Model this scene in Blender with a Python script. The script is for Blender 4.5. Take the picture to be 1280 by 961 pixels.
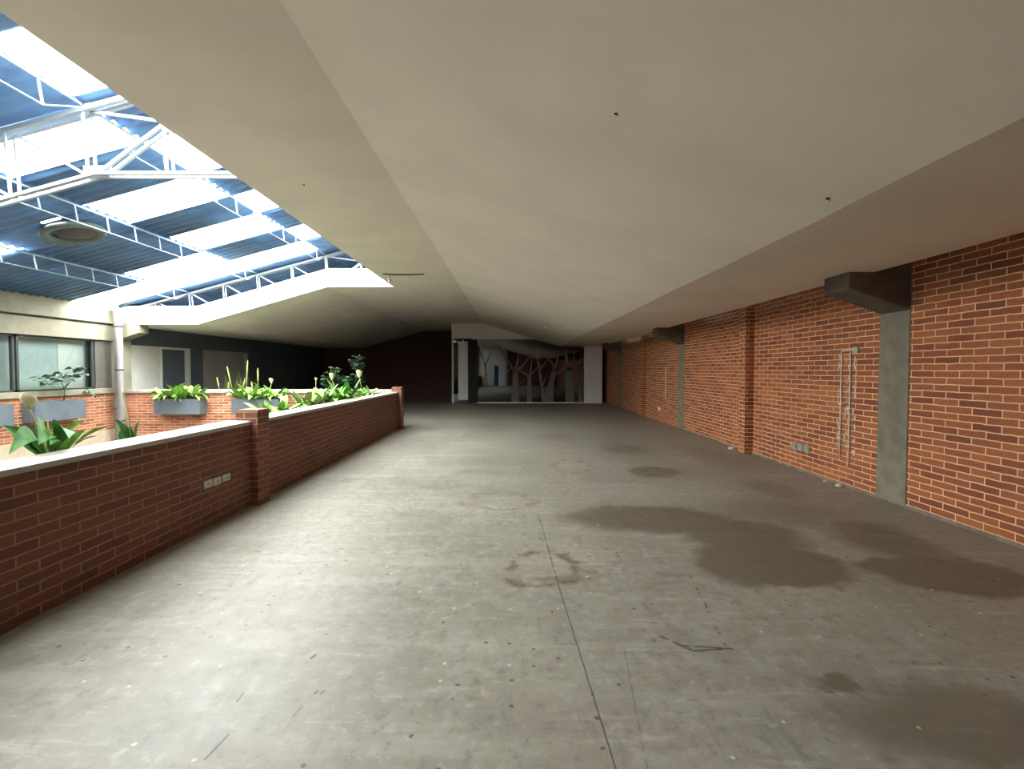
import bpy, math, random
from mathutils import Vector, Matrix
random.seed(7)
for o in list(bpy.data.objects):
    bpy.data.objects.remove(o)
S = bpy.context.scene
COL = S.collection
H = 1.55                      # eye height; all heights written as Z(height above the eye)
def Z(z): return z + H
PI = math.pi

# ---------------------------------------------------------------- camera, world, light
cam_d = bpy.data.cameras.new('camera'); cam = bpy.data.objects.new('camera', cam_d); COL.objects.link(cam)
cam_d.sensor_width = 36; cam_d.lens = 600 / 1280 * 36; cam_d.clip_start = .05; cam_d.clip_end = 200
cam.location = (0, 0, H); cam.rotation_euler = (PI/2 - math.atan(18.5/600), 0, 0)
S.camera = cam
S.view_settings.view_transform = 'Standard'; S.view_settings.look = 'None'
S.view_settings.gamma = 1; S.view_settings.use_curve_mapping = False
S.view_settings.exposure = 0.0
W = bpy.data.worlds.new('World'); S.world = W; W.use_nodes = True
bg = W.node_tree.nodes['Background']; bg.inputs[0].default_value = (1.0, .985, .955, 1); bg.inputs[1].default_value = 40.0
S.cycles.max_bounces = 14; S.cycles.diffuse_bounces = 9; S.cycles.glossy_bounces = 5
S.cycles.transparent_max_bounces = 12; S.cycles.transmission_bounces = 6
S.cycles.sample_clamp_indirect = 8
S.cycles.caustics_reflective = False; S.cycles.caustics_refractive = False
S.cycles.use_denoising = True

RS = .27                                       # roof slope
def roof_z(x):                                 # height above eye of the roof sheet
    return 4.346 + RS*x if x < -3.05 else 4.346 - RS*3.05 - RS*(x + 3.05)
XC = [-10.3, -8.42, -6.64, -4.88, -3.05]       # sheet columns between the purlins
# translucent panels: (column index, y0, y1)
PANELS = [
 (3, 4.5, 5.45), (3, 6.5, 7.5), (3, 8.45, 9.4), (3, 10.45, 11.4),
 (2, 5.65, 6.5), (2, 7.5, 8.45), (2, 9.4, 10.35), (2, 11.4, 12.3),
 (1, 10.4, 12.3), (0, 11.15, 12.25), (0, 7.4, 8.35),
 (2, 3.7, 4.6), (2, 1.8, 2.7), (3, 2.6, 3.5), (1, 2.4, 4.3), (0, 3.4, 4.4)]  # unseen sheets out of view, added for the daylight they let in
for k, (c, y0, y1) in enumerate(PANELS):       # daylight portals in the roof openings (they only guide the sky light)
    x0, x1 = XC[c], XC[c+1]; xm, ym = (x0+x1)/2, (y0+y1)/2
    ld = bpy.data.lights.new('sky_portal', 'AREA'); ld.shape = 'RECTANGLE'
    ld.size = (x1-x0)*math.sqrt(1+RS*RS); ld.size_y = y1-y0
    ld.cycles.is_portal = True
    lo = bpy.data.objects.new('sky_portal', ld); COL.objects.link(lo)
    lo.location = (xm, ym, Z(roof_z(xm)) + .06); lo.rotation_euler = (0, -math.atan(RS), 0)

# ---------------------------------------------------------------- materials
def new_mat(name):
    m = bpy.data.materials.new(name); m.use_nodes = True
    nt = m.node_tree; return m, nt, nt.nodes['Principled BSDF']
def N(nt, t, **kw):
    n = nt.nodes.new(t)
    for k, v in kw.items(): setattr(n, k, v)
    return n
def rgba(c): return (c[0], c[1], c[2], 1)
def mathn(nt, op, a, b=None, c=None, clamp=False):
    n = N(nt, 'ShaderNodeMath', operation=op, use_clamp=clamp)
    for i, v in enumerate((a, b, c)):
        if v is None: continue
        if isinstance(v, (int, float)): n.inputs[i].default_value = v
        else: nt.links.new(v, n.inputs[i])
    return n.outputs[0]
def mixc(nt, fac, a, b, mode='MIX'):
    n = N(nt, 'ShaderNodeMix', data_type='RGBA', blend_type=mode)
    for i, v in ((0, fac), (6, a), (7, b)):
        if isinstance(v, (int, float)): n.inputs[i].default_value = v
        elif isinstance(v, tuple): n.inputs[i].default_value = rgba(v)
        else: nt.links.new(v, n.inputs[i])
    return n.outputs[2]
def noise(nt, vec, scale, detail=4, rough=.55):
    n = N(nt, 'ShaderNodeTexNoise'); n.inputs['Scale'].default_value = scale
    n.inputs['Detail'].default_value = detail; n.inputs['Roughness'].default_value = rough
    nt.links.new(vec, n.inputs['Vector']); return n
def ramp(nt, v, lo, hi, a=0., b=1.):
    n = N(nt, 'ShaderNodeMapRange', interpolation_type='SMOOTHSTEP')
    nt.links.new(v, n.inputs[0])
    n.inputs[1].default_value = lo; n.inputs[2].default_value = hi
    n.inputs[3].default_value = a; n.inputs[4].default_value = b
    return n.outputs[0]
def bump(nt, h, bs, strength=.3, dist=.01):
    n = N(nt, 'ShaderNodeBump'); n.inputs['Strength'].default_value = strength; n.inputs['Distance'].default_value = dist
    nt.links.new(h, n.inputs['Height']); nt.links.new(n.outputs[0], bs.inputs['Normal'])
def plain(name, c, rough=.6, metal=0., var=.12, scale=6., bumpy=.0):
    m, nt, bs = new_mat(name)
    tc = N(nt, 'ShaderNodeTexCoord')
    ns = noise(nt, tc.outputs['Object'], scale)
    f = ramp(nt, ns.outputs[0], .3, .7)
    lo = tuple(max(0, x*(1-var)) for x in c); hi = tuple(min(1, x*(1+var)) for x in c)
    nt.links.new(mixc(nt, f, lo, hi), bs.inputs['Base Color'])
    bs.inputs['Roughness'].default_value = rough; bs.inputs['Metallic'].default_value = metal
    if bumpy: bump(nt, ns.outputs[0], bs, bumpy, .01)
    return m
def brick_mat(name, c1, c2, mortar, du=0., dv=0., dark=(.10, .035, .02), bw=.285, rh=.0715):
    m, nt, bs = new_mat(name)
    uv = N(nt, 'ShaderNodeUVMap'); uv.uv_map = 'UV'
    mp = N(nt, 'ShaderNodeMapping'); nt.links.new(uv.outputs[0], mp.inputs[0])
    mp.inputs['Location'].default_value = (du, dv, 0)
    wob = noise(nt, mp.outputs[0], 9., 2)
    sub = N(nt, 'ShaderNodeVectorMath', operation='SUBTRACT'); nt.links.new(wob.outputs[1], sub.inputs[0]); sub.inputs[1].default_value = (.5, .5, .5)
    sc = N(nt, 'ShaderNodeVectorMath', operation='SCALE'); nt.links.new(sub.outputs[0], sc.inputs[0]); sc.inputs['Scale'].default_value = .014
    ad = N(nt, 'ShaderNodeVectorMath', operation='ADD'); nt.links.new(mp.outputs[0], ad.inputs[0]); nt.links.new(sc.outputs[0], ad.inputs[1])
    br = N(nt, 'ShaderNodeTexBrick'); nt.links.new(ad.outputs[0], br.inputs['Vector'])
    br.inputs['Scale'].default_value = 1; br.inputs['Brick Width'].default_value = bw; br.inputs['Row Height'].default_value = rh
    br.inputs['Mortar Size'].default_value = .0062; br.inputs['Mortar Smooth'].default_value = .25; br.inputs['Bias'].default_value = -.05
    br.inputs['Color1'].default_value = (0, 0, 0, 1); br.inputs['Color2'].default_value = (1, 1, 1, 1); br.inputs['Mortar'].default_value = (.5, .5, .5, 1)
    tone = ramp(nt, br.outputs['Color'], 0, 1)
    body = mixc(nt, tone, c1, c2)
    vd = ramp(nt, br.outputs['Color'], .0, .45, 1., 0.)
    body = mixc(nt, mathn(nt, 'MULTIPLY', vd, .24), body, dark)
    gr = noise(nt, uv.outputs[0], 42., 5, .65)
    body = mixc(nt, mathn(nt, 'MULTIPLY', ramp(nt, gr.outputs[0], .4, .7), .5), body, dark)
    big = noise(nt, uv.outputs[0], 1.3, 3)
    body = mixc(nt, mathn(nt, 'MULTIPLY', ramp(nt, big.outputs[0], .45, .7), .25), body, tuple(min(1, x*1.35) for x in c2))
    mo = mixc(nt, ramp(nt, big.outputs[0], .35, .65), mortar, tuple(x*.82 for x in mortar))
    nt.links.new(mixc(nt, br.outputs['Fac'], body, mo), bs.inputs['Base Color'])
    bs.inputs['Roughness'].default_value = .8
    hh = mathn(nt, 'SUBTRACT', mathn(nt, 'MULTIPLY', gr.outputs[0], .25), br.outputs['Fac'])
    bump(nt, hh, bs, .6, .006)
    return m
M = {}
M['brick_r'] = brick_mat('brick_right', (.27, .070, .027), (.43, .135, .046), (.88, .57, .33), -.05, -.0385)
M['brick_p'] = brick_mat('brick_parapet', (.13, .042, .024), (.19, .064, .034), (.30, .17, .125), 0, 0)  # same brick as the right wall, darkened for the parapet's shade
M['brick_post'] = brick_mat('brick_post', (.16, .050, .026), (.24, .078, .038), (.34, .20, .14), .04, 0)  # parapet brick lightened, light on the post fronts put into the colour
M['brick_a'] = brick_mat('brick_atrium', (.34, .11, .05), (.52, .20, .10), (.70, .52, .38), 0, 0)
M['plaster'] = plain('ceiling_plaster', (.80, .745, .65), .75, var=.045, scale=1.1, bumpy=.15)
M['fascia'] = plain('fascia_paint', (.82, .81, .76), .7, var=.02)
M['concrete'] = plain('column_concrete', (.195, .175, .130), .8, var=.18, scale=5, bumpy=.3)
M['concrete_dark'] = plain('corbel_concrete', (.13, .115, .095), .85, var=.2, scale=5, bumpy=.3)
M['concrete_warm'] = plain('beam_concrete', (.25, .232, .172), .8, var=.16, scale=2.5, bumpy=.2)
M['cap'] = plain('coping_concrete', (.35, .335, .295), .7, var=.08, scale=9, bumpy=.2)
M['slab'] = plain('slab_paint', (.50, .42, .31), .8, var=.08)
M['steel'] = plain('white_painted_steel', (.40, .46, .52), .4, var=.05)
M['purlin'] = plain('grey_painted_steel', (.27, .36, .44), .5, var=.08)
M['roof'] = plain('roof_sheet', (.080, .175, .34), .5, var=.22, scale=1.5)  # blue of the lens flare put into the sheet colour
M['roof_dark'] = plain('roof_underlay', (.09, .09, .09), .9)
M['planter'] = plain('planter_grey', (.100, .125, .150), .55, var=.14, scale=3)
M['soil'] = plain('soil', (.05, .035, .025), .95)
M['white'] = plain('white_paint', (.72, .72, .68), .6, var=.03)
M['greywall'] = plain('gallery_dark_paint', (.09, .115, .14), .7, var=.08)
M['doorgrey'] = plain('grey_door_paint', (.38, .37, .39), .6, var=.05)
M['darkframe'] = plain('dark_frame', (.05, .055, .06), .4)
M['pvc'] = plain('pvc_white', (.88, .86, .80), .45, var=.04)
M['pipe'] = plain('downpipe_grey', (.33, .32, .33), .5, var=.06)
M['plate'] = plain('socket_plate', (.50, .48, .40), .5, var=.08, scale=20)
M['plategrey'] = plain('socket_box_grey', (.30, .31, .28), .6, var=.3, scale=30)
M['black'] = plain('black_void', (.012, .012, .012), .8)
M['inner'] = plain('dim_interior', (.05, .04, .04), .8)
M['vinyl'] = plain('tree_vinyl', (.13, .115, .105), .6, var=.05)
M['brass'] = plain('lamp_holder', (.55, .50, .38), .4, var=.1)
M['debris'] = plain('plaster_crumb', (.62, .56, .44), .9)
M['leaf'] = plain('leaf_light', (.17, .37, .05), .6, var=.45, scale=14)
M['leaf2'] = plain('leaf_deep', (.05, .19, .03), .6, var=.4, scale=12)
M['leafdark'] = plain('leaf_dark', (.03, .07, .035), .5, var=.3)
M['leafpale'] = plain('leaf_pale_edged', (.25, .34, .10), .6, var=.4, scale=18)
M['greyleaf'] = plain('leaf_grey', (.07, .13, .09), .5, var=.4, scale=15)
M['stalk'] = plain('stalk_green', (.26, .30, .10), .5)
M['spathe'] = plain('spathe_cream', (.62, .60, .36), .5, var=.05)
M['curtain'] = plain('pale_blind', (.60, .68, .68), .7, var=.04, scale=1)
M['curtain2'] = plain('white_curtain', (.92, .93, .90), .7, var=.04, scale=1)
for k in ('leaf', 'leaf2', 'leafpale', 'greyleaf'):
    b = M[k].node_tree.nodes['Principled BSDF']
    b.inputs['Subsurface Weight'].default_value = 0.0

def glass_mat(name, tint, fac, rough=.02):
    m = bpy.data.materials.new(name); m.use_nodes = True; nt = m.node_tree; nt.nodes.clear()
    out = N(nt, 'ShaderNodeOutputMaterial'); mx = N(nt, 'ShaderNodeMixShader')
    tr = N(nt, 'ShaderNodeBsdfTransparent'); tr.inputs[0].default_value = rgba(tint)
    gl = N(nt, 'ShaderNodeBsdfGlossy'); gl.inputs['Roughness'].default_value = rough
    fr = N(nt, 'ShaderNodeLayerWeight'); fr.inputs[0].default_value = fac
    nt.links.new(fr.outputs['Fresnel'], mx.inputs[0]); nt.links.new(tr.outputs[0], mx.inputs[1]); nt.links.new(gl.outputs[0], mx.inputs[2])
    nt.links.new(mx.outputs[0], out.inputs[0]); return m
M['glass'] = glass_mat('window_glass', (.93, .97, .96), .25)
M['blueglass'] = glass_mat('dim_blue_glass', (.03, .045, .07), .2)
M['darkglass'] = glass_mat('tinted_partition_glass', (.35, .33, .33), .50, .015)
def fibre_mat():
    m = bpy.data.materials.new('translucent_sheet'); m.use_nodes = True; nt = m.node_tree; nt.nodes.clear()
    out = N(nt, 'ShaderNodeOutputMaterial'); mx = N(nt, 'ShaderNodeMixShader'); mx.inputs[0].default_value = .25
    tr = N(nt, 'ShaderNodeBsdfTransparent'); tr.inputs[0].default_value = (.80, .84, .83, 1)
    tl = N(nt, 'ShaderNodeBsdfTranslucent'); tl.inputs[0].default_value = (.85, .88, .86, 1)
    nt.links.new(tr.outputs[0], mx.inputs[1]); nt.links.new(tl.outputs[0], mx.inputs[2]); nt.links.new(mx.outputs[0], out.inputs[0]); return m
M['fibre'] = fibre_mat()

def floor_mat():
    m, nt, bs = new_mat('floor_concrete')
    geo = N(nt, 'ShaderNodeTexCoord'); P = geo.outputs['Object']
    n1 = noise(nt, P, .7, 6, .6); n2 = noise(nt, P, 5., 6, .65); n3 = noise(nt, P, 30., 4); n4 = noise(nt, P, 13., 8, .7)
    col = mixc(nt, ramp(nt, n1.outputs[0], .3, .7), (.195, .180, .154), (.258, .238, .204))
    col = mixc(nt, mathn(nt, 'MULTIPLY', ramp(nt, n2.outputs[0], .4, .75), .45), col, (.33, .325, .295))
    # brushed streaks across the room
    mp = N(nt, 'ShaderNodeMapping'); nt.links.new(P, mp.inputs[0]); mp.inputs['Scale'].default_value = (.35, 3.2, 1); mp.inputs['Rotation'].default_value = (0, 0, .06)
    st = noise(nt, mp.outputs[0], 1.1, 5, .6)
    col = mixc(nt, mathn(nt, 'MULTIPLY', ramp(nt, st.outputs[0], .52, .72), .30), col, (.40, .385, .34))
    for ang, sx, sy, w, c_ in ((1.0, .8, 7., .5, (.42, .41, .37)), (-.5, 6., 1.0, .5, (.13, .125, .11)), (1.9, 1.2, 11., .30, (.14, .135, .12))):
        mp = N(nt, 'ShaderNodeMapping'); nt.links.new(P, mp.inputs[0]); mp.inputs['Scale'].default_value = (sx, sy, 1); mp.inputs['Rotation'].default_value = (0, 0, ang)
        q = noise(nt, mp.outputs[0], 1.6, 6, .7)
        col = mixc(nt, mathn(nt, 'MULTIPLY', ramp(nt, q.outputs[0], .55, .72), w), col, c_)
    col = mixc(nt, mathn(nt, 'MULTIPLY', ramp(nt, n4.outputs[0], .53, .64), .42), col, (.11, .105, .09))
    col = mixc(nt, mathn(nt, 'MULTIPLY', ramp(nt, n4.outputs[0], .46, .36), .36), col, (.40, .39, .35))
    # distorted position for the stains
    wob = noise(nt, P, 2.2, 4, .6)
    sub = N(nt, 'ShaderNodeVectorMath', operation='SUBTRACT'); nt.links.new(wob.outputs[1], sub.inputs[0]); sub.inputs[1].default_value = (.5, .5, .5)
    sc = N(nt, 'ShaderNodeVectorMath', operation='SCALE'); nt.links.new(sub.outputs[0], sc.inputs[0]); sc.inputs['Scale'].default_value = .55
    ad = N(nt, 'ShaderNodeVectorMath', operation='ADD'); nt.links.new(P, ad.inputs[0]); nt.links.new(sc.outputs[0], ad.inputs[1])
    sep = N(nt, 'ShaderNodeSeparateXYZ'); nt.links.new(ad.outputs[0], sep.inputs[0])
    def ell(cx, cy, rx, ry, soft=.25):
        a = mathn(nt, 'DIVIDE', mathn(nt, 'SUBTRACT', sep.outputs[0], cx), rx)
        b = mathn(nt, 'DIVIDE', mathn(nt, 'SUBTRACT', sep.outputs[1], cy), ry)
        d = mathn(nt, 'SQRT', mathn(nt, 'ADD', mathn(nt, 'MULTIPLY', a, a), mathn(nt, 'MULTIPLY', b, b)))
        return d
    def blot(cx, cy, rx, ry, s, soft=.22):
        return mathn(nt, 'MULTIPLY', ramp(nt, ell(cx, cy, rx, ry), 1+soft*.3, 1-soft, 0., 1.), s)
    def ring(cx, cy, rx, ry, s, w=.28):
        d = ell(cx, cy, rx, ry)
        e = ramp(nt, mathn(nt, 'ABSOLUTE', mathn(nt, 'SUBTRACT', d, .85)), w, 0., 0., 1.)
        br = ramp(nt, n2.outputs[0], .40, .58)
        return mathn(nt, 'MULTIPLY', mathn(nt, 'MULTIPLY', e, br), s)
    items = [blot(2.05, 3.78, .66, .47, .85), blot(1.45, 4.95, 1.05, .50, .85, .35), blot(2.15, 4.45, .65, .6, .85, .35),
             blot(3.3, 3.62, .62, .42, .85), blot(3.4, 4.35, .42, .75, .75, .5), blot(2.9, 5.2, .9, .55, .45, .6),
             blot(2.0, 2.05, .6, .32, .7, .5), blot(1.62, 2.33, .13, .10, .9, .4), ring(.24, 3.7, .34, .36, 1.0), blot(.36, 3.5, .16, .09, .6, .6),
             ring(-.15, 5.65, .42, .42, .5), blot(2.15, 7.3, .42, .40, .75), ring(.95, 7.7, .35, .6, .55), blot(2.25, 9.3, .5, .7, .55, .5),
             blot(3.4, 6.2, .35, .6, .5, .6), blot(3.6, 8.6, .5, 1.5, .35, .8), blot(.9, 11.0, .7, .8, .35, .8), blot(-.6, 13.0, .9, 1.2, .35, .8),
             blot(.2, 1.95, .40, .35, .25, .8), ring(1.2, 3.1, .35, .5, .35, .2)]
    acc = items[0]
    for it in items[1:]: acc = mathn(nt, 'MAXIMUM', acc, it)
    col = mixc(nt, acc, col, (.110, .090, .066))
    # straight saw cuts and scratches
    sp = N(nt, 'ShaderNodeSeparateXYZ'); nt.links.new(P, sp.inputs[0])
    cuts = [seg(nt, sp, n2, n4, .405, 1.80, .335, 3.4, .0045, .85, None), seg(nt, sp, n2, n4, .335, 3.4, .285, 5.1, .006, .7, .42),
            seg(nt, sp, n2, n4, 1.20, 2.66, 1.36, 3.65, .010, .8, .50), seg(nt, sp, n2, n4, .80, 2.45, .90, 4.3, .012, .55, .55),
            seg(nt, sp, n2, n4, .95, 2.65, 1.25, 2.62, .010, .8, .45), seg(nt, sp, n2, n4, -1.285, 2.19, -1.29, 2.26, .006, .7, None),
            seg(nt, sp, n2, n4, -1.225, 1.86, -1.205, 2.0, .007, .8, None), seg(nt, sp, n2, n4, .50, 1.6, .62, 2.6, .005, .35, .45),
            seg(nt, sp, n2, n4, -1.085, 2.53, -1.07, 2.57, .012, .85, None), seg(nt, sp, n2, n4, -.948, 2.25, -.935, 2.27, .010, .85, None), seg(nt, sp, n2, n4, -.918, 2.25, -.905, 2.275, .009, .85, None), seg(nt, sp, n2, n4, -.98, 2.10, -.965, 2.17, .005, .8, None), seg(nt, sp, n2, n4, .86, 2.75, 1.0, 2.60, .012, .8, .44), seg(nt, sp, n2, n4, 1.0, 2.60, 1.18, 2.62, .010, .8, .40)]
    acc = cuts[0]
    for it in cuts[1:]: acc = mathn(nt, 'MAXIMUM', acc, it)
    col = mixc(nt, acc, col, (.02, .02, .018))
    # pale flecks and dark chips
    vo = N(nt, 'ShaderNodeTexVoronoi', voronoi_dimensions='2D'); nt.links.new(P, vo.inputs['Vector']); vo.inputs['Scale'].default_value = 3.3
    fl = ramp(nt, mathn(nt, 'ADD', vo.outputs['Distance'], mathn(nt, 'MULTIPLY', mathn(nt, 'SUBTRACT', n3.outputs[0], .5), .08)), .036, .020)
    pick = mathn(nt, 'GREATER_THAN', mathn(nt, 'MULTIPLY', sepc(nt, vo.outputs['Color']), ramp(nt, n2.outputs[0], .3, .6, .8, 1.1)), .76)
    col = mixc(nt, mathn(nt, 'MULTIPLY', mathn(nt, 'MULTIPLY', fl, pick), .8), col, (.55, .52, .46))
    v2 = N(nt, 'ShaderNodeTexVoronoi', voronoi_dimensions='2D'); nt.links.new(P, v2.inputs['Vector']); v2.inputs['Scale'].default_value = 7.5
    f2 = mathn(nt, 'MULTIPLY', ramp(nt, mathn(nt, 'ADD', v2.outputs['Distance'], mathn(nt, 'MULTIPLY', mathn(nt, 'SUBTRACT', n3.outputs[0], .5), .22)), .10, .05), mathn(nt, 'GREATER_THAN', mathn(nt, 'MULTIPLY', sepc(nt, v2.outputs['Color']), ramp(nt, n1.outputs[0], .35, .6, .70, 1.15)), .84))
    col = mixc(nt, mathn(nt, 'MULTIPLY', f2, .75), col, (.04, .037, .03))
    nt.links.new(col, bs.inputs['Base Color'])
    ro = mathn(nt, 'ADD', ramp(nt, n2.outputs[0], .3, .7, .36, .50), mathn(nt, 'MULTIPLY', ramp(nt, n1.outputs[0], .35, .65), .08))
    nt.links.new(ro, bs.inputs['Roughness'])
    bs.inputs['Specular IOR Level'].default_value = .30
    hh = mathn(nt, 'ADD', mathn(nt, 'MULTIPLY', n2.outputs[0], .25), mathn(nt, 'MULTIPLY', n4.outputs[0], .35))
    bump(nt, hh, bs, .35, .008)
    return m
def sepc(nt, c):
    n = N(nt, 'ShaderNodeSeparateColor'); nt.links.new(c, n.inputs[0]); return n.outputs[0]
def seg(nt, sp, n2, n3, x0, y0, x1, y1, w, s, broken):
    dx, dy = x1-x0, y1-y0; L = math.hypot(dx, dy); dx /= L; dy /= L
    ux = mathn(nt, 'SUBTRACT', sp.outputs[0], x0); uy = mathn(nt, 'SUBTRACT', sp.outputs[1], y0)
    t = mathn(nt, 'ADD', mathn(nt, 'MULTIPLY', ux, dx), mathn(nt, 'MULTIPLY', uy, dy))
    c = mathn(nt, 'SUBTRACT', mathn(nt, 'MULTIPLY', uy, dx), mathn(nt, 'MULTIPLY', ux, dy))
    c = mathn(nt, 'ADD', c, mathn(nt, 'MULTIPLY', mathn(nt, 'SUBTRACT', n2.outputs[0], .5), min(w*3, .03)))
    d = mathn(nt, 'ABSOLUTE', c)
    ins = mathn(nt, 'MULTIPLY', mathn(nt, 'GREATER_THAN', t, 0), mathn(nt, 'LESS_THAN', t, L))
    r = mathn(nt, 'MULTIPLY', ramp(nt, d, w, w*.4, 0., s), ins)
    if broken: r = mathn(nt, 'MULTIPLY', r, ramp(nt, n3.outputs[0], broken, broken+.05))
    return r
M['floor'] = floor_mat()
M['lowfloor'] = plain('lower_floor', (.16, .155, .14), .5, var=.1, scale=1)

# ---------------------------------------------------------------- mesh helpers
class MB:
    def __init__(s): s.v = []; s.f = []; s.sm = []
    def face(s, pts, smooth=False):
        i = len(s.v); s.v += [tuple(p) for p in pts]; s.f.append(tuple(range(i, i+len(pts)))); s.sm.append(smooth)
    def box(s, x0, x1, y0, y1, z0, z1):
        p = [(x, y, z) for z in (z0, z1) for y in (y0, y1) for x in (x0, x1)]
        i = len(s.v); s.v += p
        for q in ((0,2,3,1), (4,5,7,6), (0,1,5,4), (2,6,7,3), (0,4,6,2), (1,3,7,5)):
            s.f.append(tuple(i+k for k in q)); s.sm.append(False)
        return s
    def extrude_y(s, prof, y0, y1):            # closed (x,z) profile swept along y
        n = len(prof); i = len(s.v)
        s.v += [(x, y0, z) for x, z in prof] + [(x, y1, z) for x, z in prof]
        for k in range(n):
            j = (k+1) % n; s.f.append((i+k, i+n+k, i+n+j, i+j)); s.sm.append(False)
        s.f.append(tuple(i+k for k in range(n))); s.f.append(tuple(i+n+k for k in reversed(range(n)))); s.sm += [False]*2
        return s
    def extrude_x(s, prof, x0, x1):            # closed (y,z) profile swept along x
        n = len(prof); i = len(s.v)
        s.v += [(x0, y, z) for y, z in prof] + [(x1, y, z) for y, z in prof]
        for k in range(n):
            j = (k+1) % n; s.f.append((i+k, i+j, i+n+j, i+n+k)); s.sm.append(False)
        s.f.append(tuple(i+k for k in reversed(range(n)))); s.f.append(tuple(i+n+k for k in range(n))); s.sm += [False]*2
        return s
    def tube(s, pts, r, n=8, smooth=True, rot=0.):
        pts = [Vector(p) for p in pts]; rs = r if isinstance(r, (list, tuple)) else [r]*len(pts)
        rings = []
        for k, p in enumerate(pts):
            d = (pts[min(k+1, len(pts)-1)] - pts[max(k-1, 0)]).normalized()
            up = Vector((0, 0, 1)) if abs(d.z) < .9 else Vector((0, 1, 0))
            a = d.cross(up).normalized(); b = a.cross(d).normalized()
            i = len(s.v)
            for q in range(n):
                t = 2*PI*q/n + rot; s.v.append(tuple(p + (a*math.cos(t) + b*math.sin(t))*rs[k]))
            rings.append(i)
        for k in range(len(pts)-1):
            for q in range(n):
                j = (q+1) % n; s.f.append((rings[k]+q, rings[k]+j, rings[k+1]+j, rings[k+1]+q)); s.sm.append(smooth)
        s.f.append(tuple(rings[0]+q for q in reversed(range(n)))); s.f.append(tuple(rings[-1]+q for q in range(n))); s.sm += [False]*2
        return s
    def bar(s, a, b, w): return s.tube([a, b], w*.7071, 4, False, PI/4)
    def lathe(s, c, prof, n=24, smooth=True):  # prof (r, z) about c, open surface
        rings = []
        for r, z in prof:
            i = len(s.v); rings.append(i)
            for q in range(n): t = 2*PI*q/n; s.v.append((c[0]+r*math.cos(t), c[1]+r*math.sin(t), c[2]+z))
        for k in range(len(prof)-1):
            for q in range(n):
                j = (q+1) % n; s.f.append((rings[k]+q, rings[k]+j, rings[k+1]+j, rings[k+1]+q)); s.sm.append(smooth)
        return s
    def build(s, name, mat, parent=None, kind=None, bevel=0., local=None):
        off = Vector(local) if local is not None else Vector((0, 0, 0))
        me = bpy.data.meshes.new(name); me.from_pydata([tuple(Vector(v)-off) for v in s.v], [], s.f); me.update()
        for p, sm in zip(me.polygons, s.sm): p.use_smooth = sm
        uv = me.uv_layers.new(name='UV')
        for p in me.polygons:
            n = p.normal; ax = max(range(3), key=lambda k: abs(n[k]))
            for li in p.loop_indices:
                v = Vector(me.vertices[me.loops[li].vertex_index].co) + off
                uv.data[li].uv = (v.y, v.z) if ax == 0 else ((v.x, v.z) if ax == 1 else (v.x, v.y))
        me.materials.append(mat if not isinstance(mat, str) else M[mat])
        o = bpy.data.objects.new(name, me); COL.objects.link(o)
        if parent: o.parent = parent
        if kind: o['kind'] = kind
        if bevel:
            b = o.modifiers.new('bevel', 'BEVEL'); b.width = bevel; b.segments = 2; b.limit_method = 'ANGLE'
        return o
def tag(o, label, cat, group=None):
    o['label'] = label; o['category'] = cat
    if group: o['group'] = group
    return o
def thing(name, label, cat, loc, group=None):
    o = bpy.data.objects.new(name, None); COL.objects.link(o); o.location = loc; o.empty_display_size = .2
    return tag(o, label, cat, group)
def at(root, mb, name, mat, **k):              # build a part in world coordinates under a root
    return mb.build(name, mat, root, local=root.location, **k)
def sub(parent, root, mb, name, mat, **k):     # sub-part in world coordinates
    return mb.build(name, mat, parent, local=root.location, **k)

# ---------------------------------------------------------------- setting: floor, ceilings, walls
XR, XL, XP = 4.43, -10.3, -2.98                # right wall face, atrium far wall face, parapet room face
YN, YB, YA = -2.5, 26.2, 12.6                  # rear wall, dark back wall, far side of atrium
mb = MB(); mb.box(XP-.2, XR+.2, YN-.2, YB, -.25, 0); mb.box(XL-.2, XP-.2, YA-.02, YB, -.25, 0)
mb.build('floor', 'floor', kind='structure')
MB().box(XL-.2, XP-.1, -8.6, YA+.3, -3.1, -2.9).build('floor', 'lowfloor', kind='structure')
# folded plaster ceiling over the room
top = .05
pr = [(-3.05, 2.13), (-1.34, 2.13), (0, 1.748), (2.205, 1.08), (4.01, 1.08)]
prof = [(x, Z(z)) for x, z in pr] + [(x, Z(z)+top) for x, z in reversed(pr)]
def sections(prof, ys, jig):                   # the lower fold is not quite straight in the real plasterwork
    mb = MB(); n = len(prof); rr = random.Random(4)
    for y in ys:
        d = rr.uniform(-1, 1)
        for x, z in prof:
            k = jig if abs(x-2.205) < .01 else (jig*.5 if abs(x-4.01) < .01 else 0)
            mb.v.append((x+d*k, y, z))
    for q in range(len(ys)-1):
        for k in range(n):
            j = (k+1) % n; mb.f.append((q*n+k, (q+1)*n+k, (q+1)*n+j, q*n+j)); mb.sm.append(False)
    mb.f.append(tuple(range(n))); mb.f.append(tuple((len(ys)-1)*n+k for k in reversed(range(n)))); mb.sm += [False]*2
    return mb
sections(prof, [YN, 0, 1.6, 2.1, 2.6, 3.0, 3.6, 4.3, 5.2, 6.5, 8, 10, 12.5, 15, 18, 22, YB], .018).build('ceiling', 'plaster', kind='structure')
pl = [(XL, 1.17), (-8.1, 1.17), (-4.75, 2.13), (-3.05, 2.13)]
prof = [(x, Z(z)) for x, z in pl] + [(x, Z(z)+top) for x, z in reversed(pl)]
MB().extrude_y(prof, 12.5, YB).build('ceiling', 'plaster', kind='structure')
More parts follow.
